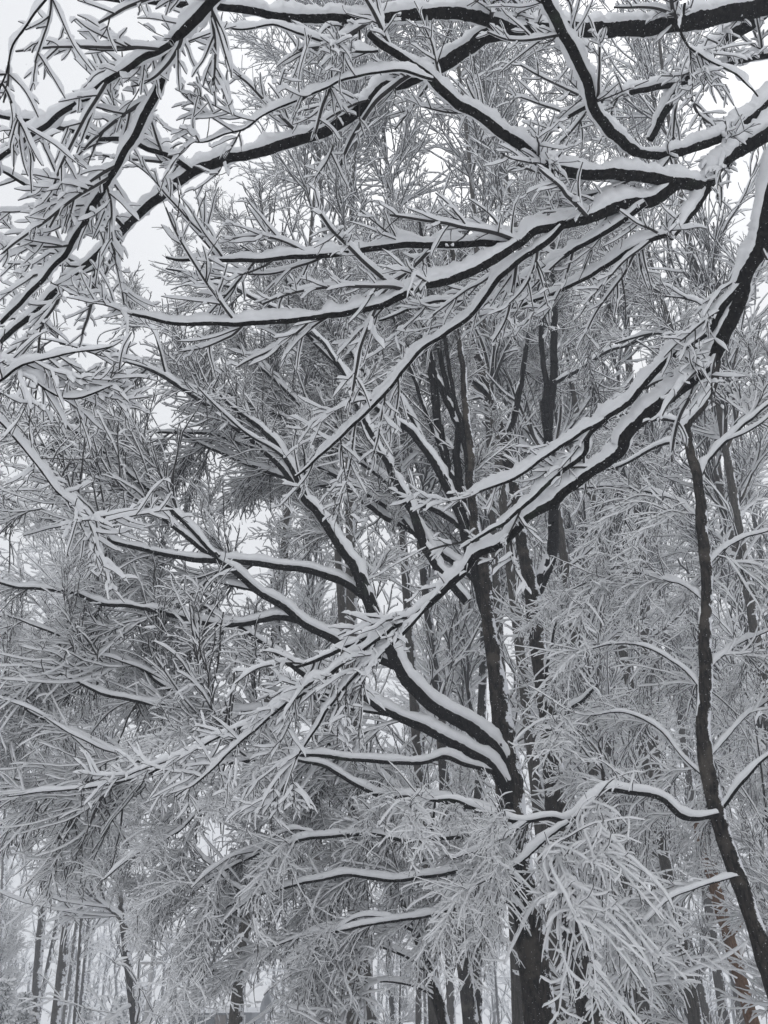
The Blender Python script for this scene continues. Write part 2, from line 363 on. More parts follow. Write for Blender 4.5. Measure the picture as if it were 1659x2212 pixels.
for k, (spec, d0, d1, z0, z1, att, dens, Lr, dr) in enumerate(NEAR):
    P, R = traced(spec, d0, d1, z0, z1, 0.022, 0.006); R = R*0.86
    vis = P.copy(); visR = R.copy()
    if att: P, R = attach(P, R, AX)
    o = limb_obj(near_tree, P, R, 1.0)
    L = limb_length(vis); n1 = int(dens*(0.8 if k in (2, 3, 4, 5, 25, 26, 27) else 0.62)*L)
    c, r = grow(vis[None], visR[None], n1, Lr, 9, (30, 62), 0.03, up=0.015, droop=dr, flat=0.6, follow=0.06, wob=0.075, rk=0.5, rl=0.007, rmin=0.0034, tip=0.5, lt=0.25)
    c, r = cull(c, r, 120)
    for i in range(len(c)):
        acc = Acc(); am = 0.95 if k in (2, 3, 4, 5) else 0.72; near_twigs(acc, c[i:i+1], r[i:i+1], 3, am, 9)
        ln = limb_length(c[i])
        c2, r2 = grow(c[i:i+1], r[i:i+1], int(4+ln*13), (.06, .38), 6, (30, 62), 0.06, up=0.01, droop=dr, flat=0.9, follow=0.05, wob=0.085, rk=0.7, rl=0.006, rmin=0.0026, tip=0.5, lt=0.5)
        c2, r2 = cull(c2, r2, 100)
        near_twigs(acc, c2, r2, 2, am, 8)
        l2 = 3 if len(c2) else 0
        if len(c2):
            c3, r3 = grow(c2, r2, 1+(rng.random(len(c2)) < 0.5), (.03, .14), 5, (35, 70), 0.15, droop=0.02, flat=0.9, wob=0.12, rk=0.8, rmin=0.0021, tip=0.7, lt=0.4)
            near_twigs(acc, c3, r3, 1, am*0.85, 7)
        acc.obj('branch', BS(), o); branch_total += 1
print('near branches', branch_total)

# ------------------------------------------------------------------ mid-distance trees, main limbs traced
def to_ground(P, R):
    """carry a trunk on down to the snow"""
    d = nrm(P[0]-P[6]); 
    if d[2] > -0.3: d = np.array([d[0]*0.3, 0, -1.0])
    n = max(4, int((P[0][2]+0.15)/0.08)); t = (P[0][2]+0.15)/(-d[2])
    s = np.linspace(1, 0, n, endpoint=False)[:, None]
    return np.vstack([P[0]+d*t*s, P]), np.concatenate([R[0]*(1+0.25*s[:, 0]**3+0.10*s[:, 0]), R])
def make_spray(elev, bend, L, seed_droop, n2=52, n3=5, fine=1.0):
    """one twiggy side branch heading along +x: thin dark wood with a narrow line of snow on it"""
    K = 14; d = np.array([math.cos(elev), 0, math.sin(elev)]); P = np.zeros((K, 3)); cur = rng.standard_normal(3)*0.05
    for j in range(1, K):
        d = d+cur*0.7+rng.standard_normal(3)*0.06; d[2] += bend; d = d/np.linalg.norm(d); P[j] = P[j-1]+d*L/(K-1)
    P = P[None]; R = np.linspace(0.0105, 0.0042, K)[None]*L/1.6
    acc = Acc(); acc.add(*penta(P, R, 0.62))
    a2, r2 = grow(P, R, n2, (.3, 1.45), 11, (18, 46), 0.04, up=0.015+bend*0.3, droop=seed_droop, flat=1.0, follow=0.03, wob=0.085, rk=0.75, rl=0.006, rmin=0.0042, tip=0.6, lt=0.6)
    a3, r3 = grow(a2, r2, np.maximum(2, (n3*(0.4+1.2*rng.random(n2))).astype(int)), (.06, .46), 6, (24, 58), 0.06, up=0.008, droop=seed_droop, flat=1.0, follow=0.02, wob=0.17, rk=0.85, rl=0.007, rmin=0.0037, tip=0.65, lt=0.45)
    a4, r4 = grow(a3, r3, (rng.random(len(a3)) < 0.5), (.03, .16), 4, (28, 70), 0.12, droop=seed_droop, flat=1.0, wob=0.2, rk=0.9, rl=0.008, rmin=0.0034, tip=0.7, lt=0.3)
    acc.add(*penta(a2, r2, 0.54*fine)); acc.add(*penta(a3, r3, 0.47*fine)); acc.add(*penta(a4, r4, 0.44*fine))
    return acc.mesh('branch', BS())
ELEV = [-50, -25, -5, 15, 38, 62]
SPRAYS = {('n', e): [make_spray(math.radians(e), 0.02 if e > 0 else -0.005, 1.9, 0.01) for _ in range(2)] for e in ELEV}
SPRAYS.update({('d', e): [make_spray(math.radians(e), -0.10, 1.6, 0.07, 44, 5, 1.12) for _ in range(2)] for e in (-50, -25, -5, 15)})
def sprays(limb, P, R, per_m, scale, fam='n', spread=(15, 65), dz=0.0, t0=0.04, m=60, away=0.0):
    n = int(per_m*limb_length(P)); T = nrm(np.gradient(P, axis=0)); done = 0
    for i in range(n):
        j = min(len(P)-1, int((t0+(1-t0)*(i+rng.random())/n)*len(P))); tn = T[j]
        az = math.atan2(tn[1], tn[0])+math.radians(rng.choice([-1, 1])*(spread[0]+(spread[1]-spread[0])*rng.random()))
        if abs(tn[2]) > 0.85: az = rng.random()*6.283
        if math.sin(az) < -0.25 and rng.random() < away: az = -az
        el = math.degrees(math.asin(np.clip(tn[2], -0.95, 0.95)))*0.55+dz+rng.normal()*18
        keys = [k for k in SPRAYS if k[0] == fam]; key = min(keys, key=lambda k: abs(k[1]-el))
        sc = (scale[0]+(scale[1]-scale[0])*rng.random())*(1-0.25*j/len(P))
        tip = P[j]+np.array([math.cos(az)*math.cos(math.radians(el)), math.sin(az)*math.cos(math.radians(el)), math.sin(math.radians(el))])*1.5*sc
        if not (seen(P[j], m) or seen(tip, m)): continue
        if project(tip)[2] < 4.5: continue
        o = bpy.data.objects.new('branch', SPRAYS[key][rng.integers(len(SPRAYS[key]))]); COL.objects.link(o)
        o.parent = limb; o.location = P[j]; o.rotation_euler = (0, 0, az); o.scale = (sc,)*3
def boughs(limb, P, R, per_m, L, droop=0.0, t0=0.12):
    c, r = grow(P[None], R[None], int(per_m*limb_length(P)), L, 11, (22, 48), t0, up=0.02, droop=droop, flat=0.8, follow=0.08, wob=0.10, rk=0.55, rl=0.006, rmin=0.009, tip=0.4, lt=0.3)
    c, r = cull(c, r, 60); res = []
    for i in range(len(c)):
        q = cat_rom(np.hstack([c[i], r[i][:, None]]), 24); b = Acc()
        b.add(*tube(q[None, :, :3], q[None, :, 3], 6), 0); b.add(*snow_cap(q[None, :, :3], q[None, :, 3], 8, 0.75, 0.08, 4), 1)
        b.obj('bough', [M['bark'], M['snow']], limb); res.append((q[:, :3], q[:, 3]))
    return res
def fan(ends, nodes, d0, d1, Y, tw, **ex):
    """slim stems that leave a few forks of the trunk steeply and bend out to the given ends"""
    res = []
    for k, (ex_, ey) in enumerate(ends):
        n0 = np.array(nodes[k % len(nodes)], float); e = np.array([ex_, ey], float); L = np.linalg.norm(e-n0)
        p1 = n0+L*0.33*nrm(0.75*np.array([-0.12, -1.0])+0.6*nrm(e-n0)); p2 = e+(p1-e)*0.42+rng.normal(size=2)*L*0.04
        s_ = np.linspace(0, 1, 8)[:, None]; q = (1-s_)**3*n0+3*s_*(1-s_)**2*p1+3*s_**2*(1-s_)*p2+s_**3*e
        q[2:-1] += rng.normal(size=(5, 2))*7
        res.append((' '.join('%.0f,%.0f' % tuple(p) for p in q), d0*(0.7+0.6*rng.random()), d1, Y, Y+rng.normal()*0.5, tw, ex))
    return res
def mid_tree(name, label, trunk, limbs, base=None, mat='trunk', **kw):
    spec, d0, d1, Y = trunk
    P, R = traced(spec, d0, d1, Y, Y, 0.05, 0.012, True); Pg, Rg = to_ground(P, R)
    t = thing(name, (Pg[0][0], Pg[0][1], 0), label, 'tree')
    a = Acc(); a.add(*tube(Pg[None], Rg[None], 16, 0.03, (1, 0, 0)), 0); tr = a.obj('trunk', [M[mat]], t)
    b = Acc(); b.add(*snow_cap(P[None], R[None], 10, 0.8, 0.15, 7), 0); b.obj('snow_ridge', [M['snow']], tr)
    for (spec, d0, d1, Y0, Y1, tw, ex) in limbs:
        P, R = traced(spec, d0, d1, Y0, Y1, 0.04, 0.009, True); R = R*1.2
        o = limb_obj(t, P, R, 0.62, 'bark', 10, 9)
        fam, pm, sc, bm, bl = tw; dz = ex.get('dz', 0)
        t0 = ex.get('t0', 0.06 if fam == 'd' else 0.28 if tw is A else 0.42)
        sprays(o, P, R, pm, sc, fam, dz=dz, t0=t0, away=ex.get('away', 0.45 if tw is A or fam == 'd' else 0.9))
        for bp, br in boughs(o, P, R, bm, bl, ex.get('droop', 0), t0): sprays(o, bp, br, pm, (sc[0]*0.8, sc[1]*0.8), fam, dz=dz, t0=0.2, away=ex.get('away', 0.45 if tw is A or fam == 'd' else 0.9))
    return t
# spray family, sprays per metre, their scale, boughs per metre, bough length
A = ('n', 1.4, (.6, 1.15), 0.55, (.8, 2.2))
AL = ('d', 3.2, (.45, 0.82), 0.7, (.6, 1.5))
B = ('n', 1.35, (.55, 1.0), 0.55, (.8, 2.0))
Cc = ('n', 1.8, (.5, 0.9), 0.5, (.6, 1.5))
mid_tree('spreading_tree', 'dark many-stemmed tree at centre right, its snowy limbs fanning out to the left',
  ('1170,2212 1145,2000 1115,1825 1097,1650 1078,1500 1064,1400 1052,1300 1042,1200 1027,1127 1017,1047 1017,962 1007,902 1000,800 985,700 970,600 950,480', [72, 66, 60, 56, 40, 32, 29, 26, 22, 20, 18, 16, 13, 11, 9, 7], 7, 9.5), [
  ('1068,1440 1050,1330 1030,1240 1005,1150 995,1062 985,987 990,912 968,840 950,760 945,680', 24, 7, 9.5, 9.7, Cc, {}),
  ('1000,1120 975,1037 960,977 945,902 935,827 930,787 915,700 900,600 880,520', 20, 6, 9.6, 9.9, Cc, {}),
  ('990,1100 965,1047 940,1002 905,952 875,922 830,897 780,850 730,790 660,720 600,660', 20, 6, 9.55, 9.2, B, {}),
  ('1010,1300 960,1240 920,1187 895,1112 860,1047 830,987 800,930 765,860 740,800 700,740 650,690', 20, 6, 9.5, 9.0, B, {}),
  ('1098,1690 1078,1630 1045,1585 995,1552 930,1515 880,1465 850,1410 822,1360 795,1292 765,1222 725,1162 685,1102 660,1077 630,1010 590,950 530,900 470,850', 40, 7, 9.5, 8.6, B, {}),
  ('790,1287 725,1247 650,1227 575,1217 500,1209 425,1207 350,1197 295,1182 240,1167 170,1140 90,1100', 19, 5, 9.2, 8.3, A, {}),
  ('870,1440 800,1410 740,1385 675,1357 615,1312 565,1282 520,1242 460,1202 380,1140 300,1080 200,1020 90,960', 22, 5, 9.4, 8.4, A, {}),
  ('680,1350 620,1332 565,1337 500,1350 425,1342 350,1322 285,1307 220,1302 165,1282 75,1272 0,1257 -80,1230', 15, 5, 9.2, 8.4, A, {}),
  ('1106,1750 1088,1690 1050,1640 980,1602 905,1565 830,1533 790,1505 740,1485 680,1470 610,1420 560,1380 480,1330 400,1290', 30, 6, 9.45, 9.0, A, {}),
  ('790,1505 700,1500 600,1525 495,1540 425,1532 325,1518 240,1503 195,1485 100,1440', 14, 5, 9.3, 8.7, A, {'droop': 0.03}),
  ('620,1535 495,1530 425,1518 350,1478 300,1440 215,1400 120,1370 20,1330', 11, 4, 9.3, 8.9, A, {'droop': 0.02}),
  ('1096,1672 1050,1660 1005,1650 960,1634 905,1648 830,1642 740,1635 640,1630 550,1640 460,1650 365,1650 290,1640 240,1620 175,1590 100,1555 50,1525 10,1470', 12, 5, 9.4, 8.6, A, {'droop': 0.03}),
  ('420,1650 375,1652 310,1675 250,1690 175,1705 100,1710 20,1720', 7, 3, 8.8, 8.7, A, {'droop': 0.05}),
  ('1112,1800 1060,1752 990,1735 930,1722 830,1717 775,1697 725,1667 690,1650 600,1640 520,1690 440,1740 380,1800', 15, 5, 9.4, 8.9, AL, {'droop': 0.05}),
  ('1128,1890 1100,1830 1050,1808 1000,1803 900,1815 800,1800 700,1805 620,1820 540,1850 470,1890 420,1930', 15, 4, 9.4, 9.0, AL, {'droop': 0.08}),
  ('1135,1950 1110,1895 1060,1875 1020,1873 930,1890 840,1900 760,1890 690,1900 600,1920 520,1945 460,1975 420,2000', 13, 4, 9.4, 9.0, AL, {'droop': 0.08}),
  ('1142,2000 1115,1955 1070,1945 1020,1952 930,1975 830,1990 740,2010 640,2025 590,2040', 12, 4, 9.4, 9.1, AL, {'droop': 0.07}),
  ('1055,1300 1035,1260 1010,1230 960,1200 900,1150 840,1120 760,1060 700,1000 640,930 560,870 480,800', 22, 5, 9.5, 10.2, A, {}),
  ('700,740 620,680 540,640 450,600 360,580', 9, 4, 9.1, 8.8, A, {'t0': 0.1}),
  ('660,1077 600,1000 520,930 430,860 330,800 230,760 130,740', 14, 5, 8.9, 8.6, A, {'t0': 0.2}),
  ('470,1205 380,1110 290,1030 190,950 90,890 0,850', 10, 4, 8.7, 8.4, A, {'t0': 0.1}),
  ('850,905 800,820 740,740 660,650 590,580 520,530', 11, 4, 9.4, 9.6, A, {'t0': 0.2}),
  ('1040,1200 1010,1150 960,1110 880,1080 800,1060 720,1050 640,1040 560,1010 480,980 380,930', 16, 5, 9.6, 9.8, A, {}),
  ]+fan([(905, 470), (500, 735), (640, 600), (770, 530), (230, 930), (390, 800), (860, 600)], [(1026, 1120), (960, 1240), (1004, 1150), (1046, 1240), (930, 1190), (905, 1130), (1017, 1000)], 13, 4, 9.5, B, t0=0.45))
mid_tree('forked_tree', 'tall dark tree forking into two upright stems behind the long diagonal limb',
  ('1285,2212 1250,2050 1222,1900 1205,1750 1190,1600 1175,1475 1158,1362 1150,1277 1130,1187 1115,1062 1100,987 1075,912 1055,847 1030,767 1010,700 990,600 960,480', [62, 58, 55, 50, 44, 40, 36, 33, 27, 25, 23, 21, 19, 16, 14, 12, 10], 10, 11.5), [
  ('1160,1277 1180,1227 1195,1177 1195,1087 1186,987 1186,912 1195,827 1197,737 1195,600 1190,480 1180,350', 24, 8, 11.5, 11.6, Cc, {}),
  ('1180,930 1176,880 1180,837 1170,737 1170,650 1160,560', 13, 7, 11.5, 11.4, Cc, {}),
  ('1195,1600 1225,1540 1260,1510 1290,1480', 10, 5, 11.4, 11.0, Cc, {}),
  ('1185,1510 1180,1450 1190,1390 1205,1340', 8, 4, 11.4, 11.0, Cc, {}),
  ('1110,1040 1090,970 1110,900 1125,830 1135,760 1150,680 1180,560', 16, 6, 11.5, 11.8, B, {}),
  ('1060,860 1020,820 980,790 930,760 870,740 800,690', 12, 5, 11.5, 11.0, B, {}),
  ('1195,827 1250,800 1310,760 1370,740 1450,700', 9, 4, 11.5, 11.2, A, {}),
  ('1186,980 1260,940 1330,900 1400,880', 8, 4, 11.5, 11.0, A, {}),
  ])

DR = ('d', 2.8, (.45, 0.9), 0.7, (.5, 1.3))       # hanging, heavily coated sprays
mid_tree('slender_tree', 'thin crooked black-barked tree standing near the right edge with drooping white sprays',
  ('1659,2100 1622,1975 1582,1865 1548,1760 1527,1640 1521,1560 1525,1475 1526,1362 1527,1277 1520,1162 1510,1057 1491,977 1486,922 1528,862 1550,787 1565,720 1590,640', 40, 12, 8.0), [
  ('1548,1758 1480,1765 1430,1725 1385,1712 1335,1706 1300,1706 1270,1735 1225,1770 1190,1766 1130,1776 1070,1761 1020,1741 980,1726 915,1724', 14, 6, 7.9, 7.2, DR, {'droop': 0.05}),
  ('1225,1772 1190,1800 1160,1830 1120,1865 1070,1890 1030,1910', 8, 4, 7.5, 7.2, DR, {'droop': 0.05}),
  ('1548,1760 1580,1720 1610,1680 1650,1640 1700,1610', 9, 5, 8.0, 7.7, DR, {'droop': 0.06}),
  ('1535,1690 1480,1640 1420,1570 1350,1540 1280,1545', 5, 3, 8.0, 8.4, DR, {'droop': 0.08}),
  ('1526,1640 1570,1590 1620,1540 1680,1500', 5, 3, 8.0, 8.4, DR, {'droop': 0.08}),
  ('1526,1500 1470,1440 1400,1400 1330,1390 1260,1405', 5, 3, 8.0, 8.5, DR, {'droop': 0.06}),
  ('1526,1450 1580,1400 1640,1370 1700,1350', 5, 3, 8.0, 8.5, DR, {'droop': 0.05}),
  ('1526,1300 1470,1260 1400,1240 1320,1240 1240,1270', 5, 3, 8.0, 8.8, DR, {'droop': 0.05}),
  ('1521,1230 1560,1190 1610,1160 1680,1140', 5, 3, 8.0, 8.4, DR, {'droop': 0.04}),
  ('1516,1120 1460,1080 1390,1060 1300,1050 1230,1060', 5, 3, 8.0, 9.2, DR, {'droop': 0.04}),
  ('1505,1040 1530,990 1590,930 1650,880 1700,840', 10, 5, 8.0, 8.2, A, {'droop': 0.03}),
  ('1490,915 1440,905 1380,912 1330,940', 9, 4, 8.0, 8.6, A, {'droop': 0.03}),
  ('1490,950 1430,960 1350,1000 1290,1020', 7, 4, 8.0, 8.8, A, {'droop': 0.04}),
  ('1550,790 1490,740 1410,720 1330,740', 7, 4, 8.0, 8.8, A, {'droop': 0.03}),
  ('1575,690 1500,650 1430,640 1350,660', 7, 4, 8.0, 9.2, A, {'droop': 0.03}),
  ('1590,1895 1545,1905 1490,1925 1440,1950 1400,1990 1370,2040', 5, 3, 7.95, 7.4, DR, {'droop': 0.10}),
  ])
mid_tree('leaning_tree', 'dark slim tree leaning left among the low twigs left of the big trunks',
  ('960,2212 930,2100 900,2010 868,1940 830,1870 800,1820 770,1755 750,1710 722,1640 700,1560 670,1470 640,1380', 26, 8, 10.5), [
  ('905,2010 850,1990 800,1985 730,2000 660,2030', 9, 4, 10.5, 10.2, A, {'droop': 0.05}),
  ('868,1940 900,1880 930,1800 940,1720', 9, 4, 10.5, 10.6, Cc, {}),
  ('930,2100 870,2060 800,2040 740,2060 690,2075', 8, 4, 10.5, 10.0, A, {'droop': 0.05}),
  ('945,2150 890,2130 830,2120 760,2130', 7, 4, 10.5, 10.0, A, {'droop': 0.04}),
  ('800,1820 740,1800 670,1790 590,1800', 8, 4, 10.5, 10.2, A, {'droop': 0.04}),
  ])
mid_tree('leftmost_tree', 'tree beyond the left edge, only its fine drooping snowy twigs in view',
  ('-330,2212 -320,1900 -310,1500 -300,1100 -290,800 -280,600', 40, 12, 15.0), [
  ('-312,1600 -200,1560 -50,1580 60,1640 180,1720 230,1780', 11, 3, 15.0, 14.0, AL, {'droop': 0.06}),
  ('-315,1700 -200,1670 -50,1660 80,1700 170,1760', 10, 3, 15.0, 14.2, AL, {'droop': 0.07}),
  ('-305,1350 -200,1300 0,1330 150,1420 300,1500', 10, 3, 15.0, 14.4, A, {'droop': 0.03}),
  ('-300,1120 -200,1060 -50,1050 100,1120 250,1180', 10, 3, 15.0, 14.4, A, {'droop': 0.03}),
  ('-308,1480 -150,1440 0,1470 120,1560 220,1650', 9, 3, 15.0, 14.8, A, {'droop': 0.05}),
  ])

# ------------------------------------------------------------------ background trees: a few kinds, copied with their parts
def make_kind(height, r0, start, nl, lens, upward, droop, mat, n2=15, n3=5, n4=1, seed=1, dead=6):
    zz = np.linspace(0, 1, 12); K = 12
    P = np.stack([0.10*smooth_noise((1, K), 5)[0]*zz*2, 0.10*smooth_noise((1, K), 5)[0]*zz*2, zz*height-0.05], 1)
    R = r0*(1-zz)**0.8*0.9+r0*0.1; R[0] = r0*1.25; c = cat_rom(np.hstack([P, R[:, None]]), 70); P, R = c[:, :3], c[:, 3]
    a = Acc(); a.add(*tube(P[None], R[None], 12, 0.03, (1, 0, 0)), 0)
    kind = {'trunk': a.mesh('trunk', [M[mat]]), 'limbs': []}
    lp, lr = grow(P[None], R[None], nl, lens, 10, (28, 58), start, up=upward, droop=droop*0.3, flat=0.6, follow=0.02, wob=0.09, rk=0.55, rl=0.012, rmin=0.012, tip=0.25, lt=0.2)
    dp, dr_ = grow(P[None, :int(70*start)], R[None, :int(70*start)], dead, (.5, 1.8), 10, (55, 90), 0.35, up=0.01, flat=0.4, wob=0.12, rk=0.25, rl=0.010, rmin=0.010, tip=0.3, lt=0.1)
    lp = np.concatenate([lp, dp]); lr = np.concatenate([lr, dr_])
    for i in range(len(lp)):
        b = Acc(); b.add(*tube(lp[i:i+1], lr[i:i+1], 6), 0); b.add(*snow_cap(lp[i:i+1], lr[i:i+1], 7, 0.9, 0.08, 3), 1)
        kind['limbs'].append(b.mesh('limb', [M['trunk'], M['snow']]))
    acc = Acc()
    cnt = np.full(len(lp), n2); cnt[nl:] = 3
    a2, r2 = grow(lp, lr, cnt, (.7, 2.4), 8, (20, 46), 0.10, up=upward*0.8, droop=droop, flat=0.8, follow=0.06, wob=0.085, rk=0.6, rl=0.008, rmin=0.007, tip=0.5, lt=0.5)
    a3, r3 = grow(a2, r2, n3, (.2, .95), 5, (22, 52), 0.08, up=0.02, droop=droop, flat=0.9, follow=0.04, wob=0.11, rk=0.75, rl=0.008, rmin=0.0052, tip=0.6, lt=0.45)
    acc.add(*penta(a2, r2, 0.8)); acc.add(*penta(a3, r3, 0.75))
    if n4:
        a4, r4 = grow(a3, r3, n4, (.08, .25), 3, (30, 62), 0.15, droop=droop, flat=0.9, wob=0.15, rk=0.85, rmin=0.005, tip=0.7, lt=0.3)
        acc.add(*penta(a4, r4, 0.7))
    kind['crown'] = acc.mesh('crown', BS()); kind['r0'] = r0; kind['h'] = height
    return kind
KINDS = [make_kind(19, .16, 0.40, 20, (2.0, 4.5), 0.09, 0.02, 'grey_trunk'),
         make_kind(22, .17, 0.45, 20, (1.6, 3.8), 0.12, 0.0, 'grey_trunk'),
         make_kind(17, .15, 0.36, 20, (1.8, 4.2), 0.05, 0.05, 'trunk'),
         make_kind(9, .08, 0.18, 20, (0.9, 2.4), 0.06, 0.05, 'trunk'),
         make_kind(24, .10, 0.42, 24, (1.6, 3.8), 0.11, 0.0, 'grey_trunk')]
def put_tree(kind, base, direc, spin, scale, label, group=None, name='woodland_tree'):
    k = KINDS[kind]
    t = thing(name, tuple(base), label, 'tree', group)
    from mathutils import Vector, Matrix
    q = Vector((0, 0, 1)).rotation_difference(Vector(direc))
    t.rotation_mode = 'QUATERNION'; t.rotation_quaternion = (q.to_matrix() @ Matrix.Rotation(spin, 3, 'Z')).to_quaternion(); t.scale = (scale,)*3
    for nm, me in [('trunk', k['trunk'])]+[('limb', m) for m in k['limbs']]+[('crown', k['crown'])]:
        o = bpy.data.objects.new(nm, me); COL.objects.link(o); o.parent = t
        if nm == 'crown': o['kind'] = 'stuff'
    return t
def placed(x0, y0, x1, y1, dpx, kind, scale, label, group=None, name='woodland_tree'):
    """stand a tree so that its trunk runs through two points of the view; its distance follows from its thickness"""
    Y = KINDS[kind]['r0']*2*scale*F/(dpx*S)
    a_, b_ = at_Y(x0, y0, Y), at_Y(x1, y1, Y); d = b_-a_
    if d[2] < 0: d = -d
    d = nrm(d); base = a_-d*(a_[2]/d[2]); base[2] = 0
    return put_tree(kind, base, d, rng.random()*6.28, scale, label, group, name)
G = 'trunks standing in the wood'
for row in [
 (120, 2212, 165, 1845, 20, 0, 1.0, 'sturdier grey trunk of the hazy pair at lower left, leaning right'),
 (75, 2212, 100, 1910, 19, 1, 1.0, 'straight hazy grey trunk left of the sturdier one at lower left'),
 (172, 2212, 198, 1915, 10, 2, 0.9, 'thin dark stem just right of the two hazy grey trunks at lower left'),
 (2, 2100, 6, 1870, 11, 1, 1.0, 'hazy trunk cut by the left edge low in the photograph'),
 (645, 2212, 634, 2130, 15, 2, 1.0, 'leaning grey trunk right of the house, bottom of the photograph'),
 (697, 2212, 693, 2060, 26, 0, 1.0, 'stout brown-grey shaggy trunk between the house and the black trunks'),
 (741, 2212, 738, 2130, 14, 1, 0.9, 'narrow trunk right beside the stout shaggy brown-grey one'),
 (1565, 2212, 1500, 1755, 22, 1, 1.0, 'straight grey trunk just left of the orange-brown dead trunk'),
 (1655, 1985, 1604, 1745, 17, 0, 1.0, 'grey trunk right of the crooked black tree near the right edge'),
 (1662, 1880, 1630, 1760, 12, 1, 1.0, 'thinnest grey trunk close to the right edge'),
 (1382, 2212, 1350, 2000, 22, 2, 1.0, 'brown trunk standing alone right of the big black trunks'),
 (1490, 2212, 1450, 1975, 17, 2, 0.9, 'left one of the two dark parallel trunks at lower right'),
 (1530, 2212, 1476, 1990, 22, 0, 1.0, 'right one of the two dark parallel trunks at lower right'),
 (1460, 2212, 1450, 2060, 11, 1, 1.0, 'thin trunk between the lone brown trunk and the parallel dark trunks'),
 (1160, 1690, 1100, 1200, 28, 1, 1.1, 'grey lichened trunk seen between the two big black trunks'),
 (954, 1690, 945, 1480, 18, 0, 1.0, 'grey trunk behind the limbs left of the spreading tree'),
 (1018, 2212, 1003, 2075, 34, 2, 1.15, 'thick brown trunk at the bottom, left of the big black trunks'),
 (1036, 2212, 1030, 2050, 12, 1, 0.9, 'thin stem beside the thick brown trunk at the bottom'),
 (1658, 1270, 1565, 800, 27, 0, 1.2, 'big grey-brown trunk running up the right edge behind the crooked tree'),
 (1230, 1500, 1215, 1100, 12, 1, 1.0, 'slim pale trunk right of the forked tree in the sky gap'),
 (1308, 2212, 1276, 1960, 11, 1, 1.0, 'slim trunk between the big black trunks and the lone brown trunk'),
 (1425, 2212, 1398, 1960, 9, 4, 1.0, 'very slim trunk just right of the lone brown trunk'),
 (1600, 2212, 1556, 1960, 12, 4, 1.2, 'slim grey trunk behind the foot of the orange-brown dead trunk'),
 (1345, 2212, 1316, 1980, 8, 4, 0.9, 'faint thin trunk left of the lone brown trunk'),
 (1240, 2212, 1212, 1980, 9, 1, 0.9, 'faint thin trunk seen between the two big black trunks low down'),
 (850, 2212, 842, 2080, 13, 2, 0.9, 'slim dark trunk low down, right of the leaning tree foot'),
]:
    placed(*row, group=G)

# saplings and the deeper wood
ORD = ['leftmost', 'second from left', 'third from left', 'fourth from left', 'fifth from left', 'sixth from left', 'seventh from left', 'eighth from left', 'rightmost']
def ring(n, y0, y1, x0, x1, kinds, sc, label, group, name='woodland_tree'):
    for i in range(n):
        Y = y0+(y1-y0)*rng.random(); u = x0+(x1-x0)*(i+rng.random())/n
        if -0.28 < u < -0.11 and Y < 64: u = -0.31-0.1*rng.random() if rng.random() < 0.5 else -0.09+0.05*rng.random()
        lb = label.replace('@', 'rightmost' if i == n-1 else ORD[min(i, 8)])
        put_tree(int(rng.choice(kinds)), (u*Y, Y, 0), nrm(np.array([0.05*rng.standard_normal(), 0.05*rng.standard_normal(), 1])), rng.random()*6.28, sc[0]+(sc[1]-sc[0])*rng.random(), lb, group, name)
ring(8, 14.5, 18, -0.04, 0.48, [4], (1.0, 1.25), '@ of the tall lacy crowns rising behind the overhanging limbs', 'tall trees behind the overhanging limbs')
ring(4, 20, 26, -0.02, 0.52, [4, 1, 2], (0.95, 1.2), '@ of the snowy trees crowded behind the spreading tree', 'tall trees behind the spreading tree')
ring(5, 28, 40, 0.08, 0.60, [0, 1, 2], (0.75, 1.0), '@ of the snowy trees standing farther back at right', 'trees farther back at right')
ring(4, 28, 42, -0.55, 0.05, [0, 2, 2], (0.50, 0.68), '@ of the lower snowy trees standing in the mist at left', 'lower trees in the mist at left')
ring(18, 44, 78, -0.62, 0.62, [0, 1, 2], (0.6, 0.85), 'pale hazy tree deep in the snowy wood', 'hazy trees deep in the wood')
ring(3, 13, 18, 0.10, 0.50, [3], (0.55, 0.9), '@ of the small snow-laden saplings under the tall trees at lower right', 'saplings at lower right', 'sapling')
ring(4, 24, 38, -0.5, 0.05, [3], (0.45, 0.7), '@ of the small hazy saplings at lower left', 'saplings at lower left', 'sapling')
placed(292, 2212, 281, 2110, 19, 3, 1.7, 'short dark trunk just left of the pale pole, bottom left', name='small_tree')

put_tree(4, (-2.3, 16.0, 0), nrm(np.array([0.03, 0.02, 1])), 1.1, 1.12, 'lacy crown filling the gap below the upper left diagonal limb', name='woodland_tree')
put_tree(4, (-0.4, 15.2, 0), nrm(np.array([-0.02, 0.03, 1])), 2.9, 1.25, 'lacy crown rising straight above the spreading tree to the top limbs', name='woodland_tree')
